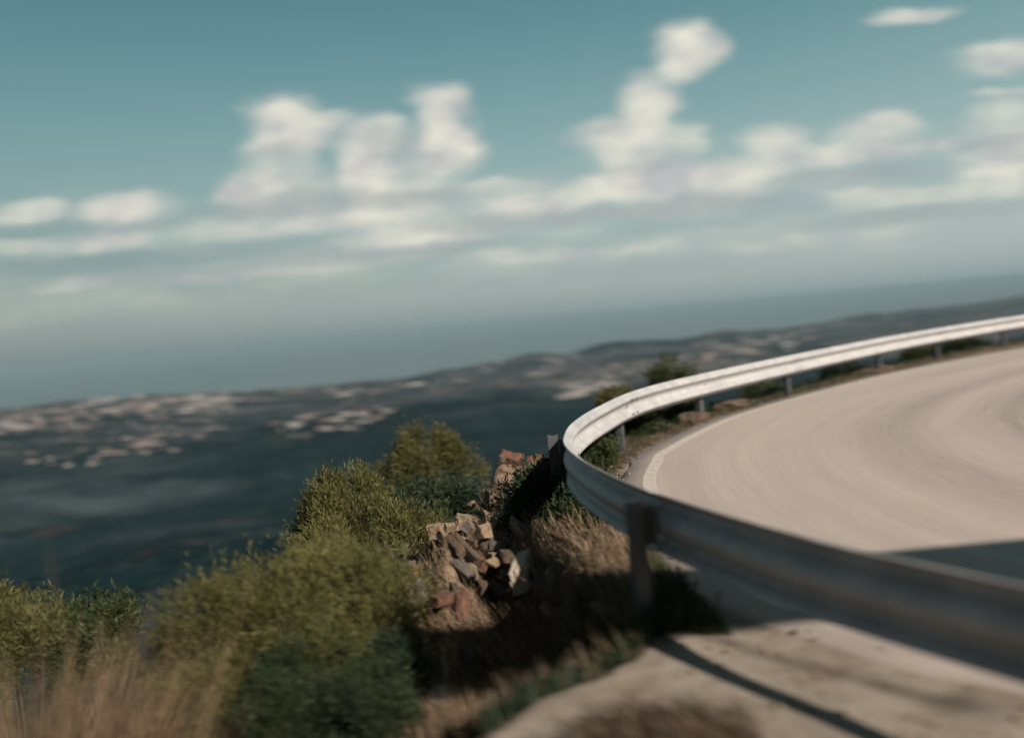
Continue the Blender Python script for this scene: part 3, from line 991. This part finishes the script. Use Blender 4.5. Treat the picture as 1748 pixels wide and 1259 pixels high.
for (nm, lab, px, py, a, b_, c, mt, sd_, dp_) in special:
    p = at(px, py, dp_) if dp_ else ground_at(px, py + 8)
    if dp_:
        p[2] -= c * .25
    k_ = .47 if 0 < dp_ < 10.5 and sd_ not in (7, 8) else 1
    rock(nm, lab, nm, None, (p[0], p[1], p[2] + c * .12), (a * k_, b_ * k_, c * k_), R(-18 + 10 * random.random()), (R(random.uniform(-12, 12)), R(random.uniform(-10, 10))), mt, 200 + sd_)

RIDGE = [(905, 800, 9.8), (868, 800, 9.6), (875, 835, 8.8), (830, 862, 8.4), (800, 905, 7.6), (752, 922, 7.3), (830, 938, 6.9), (730, 965, 6.7), (775, 980, 6.3), (708, 1000, 6.3), (850, 965, 6.3), (760, 1010, 6.0)]
cand = 0
kinds = [(M_BROWN, 'brown'), (M_BROWN, 'brown'), (M_RUST, 'rusty'), (M_GREY, 'grey'), (M_TAN, 'tan')]
LAB = {'brown': 'brown slate slab among many in the rock slope below the guardrail',
       'rusty': 'rusty red slate slab among many in the rock slope below the guardrail',
       'grey': 'grey slate slab among many in the rock slope below the guardrail',
       'tan': 'tan slate slab among many in the rock slope below the guardrail'}
rk = np.random.default_rng(77)
LAB2 = {'brown': 'brown broken stone on the ledge between the bushes and the guardrail bend',
        'rusty': 'rusty red broken stone on the ledge between the bushes and the guardrail bend',
        'grey': 'grey broken stone on the ledge between the bushes and the guardrail bend',
        'tan': 'tan broken stone on the ledge between the bushes and the guardrail bend'}
for (px, py, dpt) in RIDGE:
    for k in range(3):
        q_ = at(px + rk.normal() * 16, py + rk.normal() * 12, dpt + rk.normal() * .12)
        i = [0, 4, 4, 3, 4, 2][rk.integers(6)]; mt, kn = kinds[i]
        s = rk.uniform(.035, .08)
        zone = 'under the red crest rocks' if py < 850 else ('beside the tan slab of the ledge' if py < 930 else 'at the near end of the ledge above the shaded slope')
        rock('slate_rock', ('big ' if s > .06 else 'small ') + kn + ' broken stone ' + zone, 'rock', kn + ' stones of the ledge', (q_[0], q_[1], q_[2] - s * .3), (s * rk.uniform(.8, 1.5), s * rk.uniform(.8, 1.6), s * rk.uniform(.6, 1.2)),
             R(rk.uniform(0, 60)), (R(rk.uniform(-25, 25)), R(rk.uniform(-30, 30))), mt, 900 + int(px) + k * 31, sub=3)
while cand < 120:
    px, py = rk.uniform(640, 1130), rk.uniform(850, 1255)
    if px > 1060 + (1000 - py) * .2 or py > 1245 - (px - 820) * .47 - 15 or px < 640 + max(0, (py - 1000)) * .05:
        continue
    if py < 900 and px > 850:
        continue
    p = ground_at(px, py)
    i = rk.integers(len(kinds))
    mt, kn = kinds[i]
    s = rk.uniform(.6, 1.5) * (.058 if p[1] < 6 else .085)
    zone = ('just under the near beam' if px > 960 else 'at the top of the rock slope') if py < 960 else (('right of the two pale boulders' if px > 960 else 'in the middle of the rock slope') if py < 1080 else ('low on the slope beside the pale pad' if px > 820 else 'low on the slope beside the bushes'))
    rock('slate_rock', ('big ' if s > .1 else 'small ') + kn + ' slate stone ' + zone, 'rock', kn + ' slabs of the rock slope', (p[0], p[1], p[2] + s * .25), (s * .55, s * rk.uniform(1.3, 2.6), s * rk.uniform(.6, 1.1)),
         R(rk.uniform(10, 32)), (R(rk.uniform(-8, 28)), R(rk.uniform(-30, 25))), mt, 500 + cand, sub=3)
    cand += 1


# ------------------------------------------------------------------ grasses
def blades(name, pts, lens, lean, width, mat, seed, tone=(0, 1), curl=.3, spread=.28):
    g = np.random.default_rng(seed)
    m = len(pts)
    dirv = np.array(lean)[None] + g.normal(size=(m, 3)) * spread
    dirv[:, 2] = np.abs(dirv[:, 2]) + .35
    dirv /= np.linalg.norm(dirv, axis=1)[:, None]
    side = np.cross(dirv, g.normal(size=(m, 3))); side /= np.linalg.norm(side, axis=1)[:, None]
    bend = g.normal(size=(m, 3)) * curl * .3 + np.array(lean)[None] * curl; bend[:, 2] -= curl * .5
    V = []
    for f, w in ((0, 1), (.35, .95), (.7, .75), (1, .12)):
        c = pts + dirv * (lens * f)[:, None] + bend * (lens * f * f)[:, None]
        V += [c - side * width * w * .5, c + side * width * w * .5]
    V = np.stack(V, 1)                      # m, 8, 3
    base = np.arange(m)[:, None] * 8
    F = np.concatenate([base + np.array([[0, 1, 3, 2]]), base + np.array([[2, 3, 5, 4]]), base + np.array([[4, 5, 7, 6]])], 0)
    o = mesh_np(name, V.reshape(-1, 3), F, mat)
    add_attr(o, 'tone', np.repeat(g.uniform(tone[0], tone[1], m), 8))
    return o


def scatter(n, fn, seed):
    g = np.random.default_rng(seed)
    o = []
    while len(o) < n:
        p = fn(g)
        if p is not None:
            o.append(p)
    a = np.array(o)
    z = near_z(a[:, 0], a[:, 1])
    return np.stack([a[:, 0], a[:, 1], z - .02], 1)


# tall dry stalks in tufts, left foreground
gt = np.random.default_rng(3)
tufts = []
for _ in range(85):
    yy = gt.uniform(3.3, 6.0)
    tufts.append((-yy * gt.uniform(.61, .90), yy))
def f_dry(g):
    t = tufts[g.integers(len(tufts))]
    return (t[0] + g.normal() * .16, t[1] + g.normal() * .16)
pd = scatter(8500, f_dry, 4)
st = blades('dry_grass', pd, np.random.default_rng(5).uniform(.5, 1.5, len(pd)), (.34, .05, .8), .010, M_STRAW, 6, curl=.3, spread=.24)
tag(st, 'tall dry straw coloured stalks leaning right in the left foreground', 'dry grass', kind='stuff')

def f_verge(g):
    s = g.uniform(sR[0], sR[-1] * .75)
    p, n_ = on_rail(s, -g.normal(.32, .22))
    return (p[0], p[1])
pv = scatter(5200, f_verge, 14)
keep = (pv[:, 1] > 4.35)
pv = pv[keep]
vg = blades('verge_grass', pv, np.random.default_rng(15).uniform(.05, .22, len(pv)), (.05, -.1, .8), .008, M_GREEN, 16)
tag(vg, 'short green and brown grass along the foot of the guardrail', 'grass', kind='stuff')

def f_scrub(g):
    px, py = g.uniform(690, 1130), g.uniform(868, 1200)
    if py < 930 and px > 850:
        return None
    if py > 1235 - (px - 820) * .47:
        return None
    d = ray(px, py); t = (0 - H) / d[2] * g.uniform(1.0, 1.15)
    return (d[0] * t, d[1] * t)
ps = scatter(9500, f_scrub, 24)
sg = blades('slope_grass', ps, np.random.default_rng(25).uniform(.06, .26, len(ps)), (-.25, .25, .6), .006, M_STRAW, 26, tone=(.1, .85))
tag(sg, 'sparse dry grass growing between the slabs of the rock slope', 'grass', kind='stuff')

def f_dgreen(g):
    px, py = g.uniform(820, 1170), g.uniform(990, 1210)
    if py > 1225 - (px - 820) * .47 or py < 1235 - (px - 820) * .47 - 150:
        return None
    d = ray(px, py); t = (0 - H) / d[2]
    return (d[0] * t, d[1] * t)
ps = scatter(5200, f_dgreen, 34)
sg = blades('ground_cover', ps, np.random.default_rng(35).uniform(.05, .17, len(ps)), (-.15, .2, .6), .011, M_DARK, 36, tone=(0, .8))
tag(sg, 'dark green ground cover between the rock slope and the pale dusty pad', 'ground cover', kind='stuff')

def f_wedge(g):
    px, py = g.uniform(1085, 1250), g.uniform(945, 1075)
    if px > 1128 + (py - 945) * .95 or py > 1100 - (px - 1085) * .1:
        return None
    d = ray(px, py); t = (0 - H) / d[2]
    return (d[0] * t, d[1] * t)
pw = scatter(5200, f_wedge, 54)
wg = blades('verge_weeds', pw, np.random.default_rng(55).uniform(.03, .12, len(pw)), (-.2, .2, .6), .008, M_GREEN, 56, tone=(0, .9))
tag(wg, 'dark olive weeds in the corner between the near post and the asphalt edge', 'weeds', kind='stuff')

# loose gravel on the pad and along the edge of the asphalt
gg_ = np.random.default_rng(44)
GP = []
while len(GP) < 5200:
    s_ = gg_.uniform(sR[0], sR[-1] * .6)
    p_, n__ = on_rail(s_, gg_.normal(.05, .45))
    GP.append(p_)
GP = np.array(GP)
de_ = signed_dist(GP[:, 0], GP[:, 1], EDGE)
GP, de_ = GP[de_ > -.12], de_[de_ > -.12]
gz = near_z(GP[:, 0], GP[:, 1])
sz_ = .005 + .02 * gg_.random(len(GP)) ** 3 + (gg_.random(len(GP)) > .985) * .022
octa = np.array([(1, 0, 0), (-.8, .3, 0), (0, 1, .1), (.1, -1, 0), (0, .1, .75), (0, 0, -.6)])
rotm = gg_.uniform(0, 6.283, len(GP))
cx_, sx_ = np.cos(rotm)[:, None], np.sin(rotm)[:, None]
ox, oy, oz = octa[:, 0][None], octa[:, 1][None], octa[:, 2][None]
GV = np.stack([GP[:, :1] + (ox * cx_ - oy * sx_) * sz_[:, None], GP[:, 1:] + (ox * sx_ + oy * cx_) * sz_[:, None], np.maximum(gz, 0 * gz + np.where(de_ < .02, .0, gz))[:, None] + oz * sz_[:, None] + sz_[:, None] * .3], -1)
tri = np.array([(0, 2, 4), (2, 1, 4), (1, 3, 4), (3, 0, 4), (2, 0, 5), (1, 2, 5), (3, 1, 5), (0, 3, 5)])
GF = (np.arange(len(GP))[:, None, None] * 6 + tri[None]).reshape(-1, 3)
gv = mesh_np('gravel', GV.reshape(-1, 3), GF, M_TAN)
tag(gv, 'loose gravel strewn over the dusty pad and the road edge', 'gravel', kind='stuff')

# small mound with roots at the bottom of the picture
pm = ground_at(1130, 1250)
mound = empty('earth_mound', (pm[0], pm[1], 0))
tag(mound, 'small dark mound of earth and twigs on the pale dusty pad', 'mound')
gr = 40
aa = np.linspace(-1, 1, gr)
MX, MY = np.meshgrid(aa, aa, indexing='ij')
q = np.clip(1 - np.sqrt(MX ** 2 + MY ** 2), 0, 1)
MZ = .085 * sstep(0, .8, q) * (1 + 1.2 * fbm(MX * 4, MY * 4, 4, 71)) - .02 + .012 * fbm(MX * 12, MY * 12, 3, 72) - (q <= 0) * .05
mm = mesh_np('mound', np.stack([MX * .42, MY * .20 - .12, MZ], -1).reshape(-1, 3), grid_faces(gr, gr), mat_rock('mound_earth', (.016, .013, .010), (.045, .032, .022), (.07, .04, .022)), mound, smooth=True)
g = np.random.default_rng(73)
pb_ = []
while len(pb_) < 900:
    a_ = (g.uniform(-.40, .40), g.uniform(-.30, .06))
    if (a_[0] / .4) ** 2 + ((a_[1] + .12) / .19) ** 2 < 1:
        pb_.append((a_[0], a_[1], .02))
pb_ = np.array(pb_)
db_ = blades('dead_grass', pb_, g.uniform(.03, .15, len(pb_)), (-.45, .2, .5), .006, M_STRAW, 75, tone=(0, .35))
db_.parent = mound
VV, FF = [], []
for i in range(26):
    a = np.array([g.uniform(-.22, .22), g.uniform(-.30, .02), .04])
    d = np.array([g.uniform(-.25, -.05), g.uniform(-.05, .2), g.uniform(.02, .12)])
    v_, f_ = tube([a, a + d * .5 + g.normal(size=3) * .01, a + d], .004, .0015, 5)
    k = len(VV); VV += list(v_); FF += [tuple(i_ + k for i_ in f) for f in f_]
mesh_np('twigs', VV, FF, M_STRAW, mound)

# ------------------------------------------------------------------ houses of the coast
M_WALL = mat_plain('white_render', (0.273, 0.260, 0.248), .8, .06, .1)
M_PINK = mat_plain('pink_render', (0.223, 0.161, 0.155), .8, .08, .1)
M_TILE = mat_plain('red_tiles', (0.161, 0.093, 0.074), .85, .2, .2)
M_FLAT = mat_plain('flat_roof', (0.211, 0.198, 0.192), .85, .1, .1)
M_PANE = mat_plain('dark_windows', (0.037, 0.043, 0.050), .3, .1, .1)


def house_mesh(w, d, h, gable, wall, floors):
    V, F, Mi = [], [], []
    def box(x0, x1, y0, y1, z0, z1, mi):
        k = len(V)
        V.extend([(x0, y0, z0), (x1, y0, z0), (x1, y1, z0), (x0, y1, z0), (x0, y0, z1), (x1, y0, z1), (x1, y1, z1), (x0, y1, z1)])
        for f in ((0, 3, 2, 1), (4, 5, 6, 7), (0, 1, 5, 4), (1, 2, 6, 5), (2, 3, 7, 6), (3, 0, 4, 7)):
            F.append(tuple(k + i for i in f)); Mi.append(mi)
    box(-w / 2, w / 2, -d / 2, d / 2, -8, h, 0)
    nwin = max(3, int(w / 4))
    for fl in range(floors):
        for i in range(nwin):
            x = -w / 2 + (i + .5) * w / nwin
            z = (fl + .45) * h / floors
            box(x - .7, x + .7, -d / 2 - .06, -d / 2 + .3, z - .6, z + .9, 2)
    if gable:
        k = len(V); o = .6; rh = d * .22
        V.extend([(-w / 2 - o, -d / 2 - o, h + .02), (w / 2 + o, -d / 2 - o, h + .02), (w / 2 + o, d / 2 + o, h + .02), (-w / 2 - o, d / 2 + o, h + .02), (-w / 2 + d * .2, 0, h + rh), (w / 2 - d * .2, 0, h + rh)])
        for f in ((0, 1, 5, 4), (1, 2, 5), (2, 3, 4, 5), (3, 0, 4), (0, 3, 2, 1)):
            F.append(tuple(k + i for i in f)); Mi.append(1)
    else:
        box(-w / 2 - .2, w / 2 + .2, -d / 2 - .2, d / 2 + .2, h + .02, h + .9, 1)
        box(-w * .12, w * .12, -d * .2, d * .2, h + .92, h + 3, 0)
    me = bpy.data.meshes.new('house')
    me.from_pydata(V, [], F)
    for m in (wall, M_TILE if gable else M_FLAT, M_PANE):
        me.materials.append(m)
    me.polygons.foreach_set('material_index', np.array(Mi, dtype=np.int32))
    return me


variants = [(house_mesh(16, 11, 7, True, M_WALL, 2), 'small'), (house_mesh(24, 13, 9, True, M_WALL, 3), 'small'), (house_mesh(44, 14, 13, False, M_WALL, 4), 'block'),
            (house_mesh(34, 14, 10, False, M_PINK, 3), 'block'), (house_mesh(20, 12, 7, True, M_PINK, 2), 'small'), (house_mesh(60, 16, 10, False, M_WALL, 3), 'block')]
CL = [  # px0, py0, px1, py1, thickness, count, size, description
    (-10, 722, 150, 700, 14, 34, 1.2, 'of the seaside town at the far left', (3, 4, 0, 2)),
    (150, 695, 400, 682, 12, 40, 1.25, 'of the bright town crest left of centre', (3, 4, 2, 5)),
    (60, 728, 400, 700, 16, 24, 1.0, 'of the scatter just below the town crest', (0, 1, 4)),
    (0, 795, 200, 762, 14, 12, .8, 'of the wooded slope below the town', (0, 1)),
    (180, 765, 380, 728, 12, 26, .9, 'of the bright row halfway down the left slope', (0, 1, 4, 3)),
    (470, 732, 680, 700, 16, 26, .9, 'of the village row above the dark hillside', (0, 1, 4, 2)),
    (560, 668, 850, 635, 14, 28, 1.1, 'of the coast in mid picture', (0, 1, 2)),
    (965, 668, 1050, 657, 8, 20, 1.0, 'of the white hamlet left of the pine', (2, 5, 1)),
    (880, 640, 1090, 602, 10, 26, 1.1, 'of the coast above the white hamlet', (0, 1, 2, 3)),
    (1060, 640, 1210, 612, 8, 18, 1.0, 'of the pink village behind the round pine', (3, 4, 1)),
    (1200, 600, 1380, 578, 10, 26, 1.2, 'of the pinkish village above the far guardrail', (3, 4, 2)),
    (1400, 560, 1740, 518, 16, 18, 1.0, 'of the last hills at the right', (0, 1)),
]
gh = np.random.default_rng(123)
for (x0, y0, x1, y1, th, cnt, sz, desc, vs_) in CL:
    made = 0; tries = 0
    cnt = int(cnt * 1.7)
    while made < cnt and tries < cnt * 6:
        tries += 1
        f = gh.uniform()
        px = x0 + (x1 - x0) * f; py = y0 + (y1 - y0) * f + gh.normal() * th * .8
        h_ = hit(px, py)
        if h_ is None or h_[2] < SEA + 3 or math.hypot(h_[0], h_[1]) < 1500:
            continue
        me, kd = variants[vs_[gh.integers(len(vs_))]]
        o = bpy.data.objects.new('house' if kd == 'small' else 'apartment_block', me)
        col.objects.link(o)
        o.location = (h_[0], h_[1], h_[2] - .5)
        o.rotation_euler = (0, 0, gh.normal() * .25)
        sc = sz * gh.uniform(.28, .75)
        o.scale = (sc * gh.uniform(1.2, 3.6), sc * .8, sc * .5)
        part_ = ('left end ' if f < .34 else ('middle ' if f < .67 else 'right end '))
        if kd == 'small':
            tag(o, 'tiny tiled house, ' + part_ + desc, 'house', 'tiled houses ' + desc)
        else:
            tag(o, 'tiny flat roofed block, ' + part_ + desc, 'building', 'flat roofed blocks ' + desc)
        made += 1

# ------------------------------------------------------------------ added board on a mast, unseen behind the viewer, to shade the bend
M_SHADE_BOARD = mat_plain('shade_board_grey', (.35, .36, .37), .5, .05, 3)
shade_board_root = empty('shade_board', (13.2, -3, 0))
tag(shade_board_root, 'added long grey board on a mast, unseen behind the viewer, shading the bend', 'shade board')


def box_mesh(name, lo, hi, mat, parent):
    x0, y0, z0 = lo; x1, y1, z1 = hi
    V = [(x0, y0, z0), (x1, y0, z0), (x1, y1, z0), (x0, y1, z0), (x0, y0, z1), (x1, y0, z1), (x1, y1, z1), (x0, y1, z1)]
    return mesh_np(name, V, [(0, 3, 2, 1), (4, 5, 6, 7), (0, 1, 5, 4), (1, 2, 6, 5), (2, 3, 7, 6), (3, 0, 4, 7)], mat, parent)


box_mesh('panel', (-7.6, -.04, 6.56), (-.2, .04, 7.45), M_SHADE_BOARD, shade_board_root)
v_, f_ = tube([(0, .2, -.3), (0, .2, 3), (0, .2, 7.6)], .16, .11, 12)
mesh_np('mast', v_, f_, M_SHADE_BOARD, shade_board_root)
v_, f_ = tube([(0, .12, 7.0), (-4, .12, 7.01), (-7.4, .12, 7.02)], .08, .05, 10)
mesh_np('arm', v_, f_, M_SHADE_BOARD, shade_board_root)

# ------------------------------------------------------------------ haze
m = bpy.data.materials.new('sea_haze'); m.use_nodes = True
n, l = m.node_tree.nodes, m.node_tree.links
n.clear()
mo = n.new('ShaderNodeOutputMaterial'); pvn = n.new('ShaderNodeVolumePrincipled')
pvn.inputs['Color'].default_value = (.235, .33, .385, 1)
pvn.inputs['Density'].default_value = 5.0e-5
l.new(pvn.outputs[0], mo.inputs['Volume'])
X, Y0, Y1, Zl, Zh = 75000, -3000, 66000, SEA - 20, 42.0
V = [(-X, Y0, Zl), (X, Y0, Zl), (X, Y1, Zl), (-X, Y1, Zl), (-X, Y0, Zh), (X, Y0, Zh), (X, Y1, Zh), (-X, Y1, Zh)]
hz = mesh_np('haze', V, [(0, 3, 2, 1), (4, 5, 6, 7), (0, 1, 5, 4), (1, 2, 6, 5), (2, 3, 7, 6), (3, 0, 4, 7)], m)
tag(hz, kind='stuff')
hz['label'] = 'pale sea haze lying over the coast and the hills'
hz['category'] = 'haze'
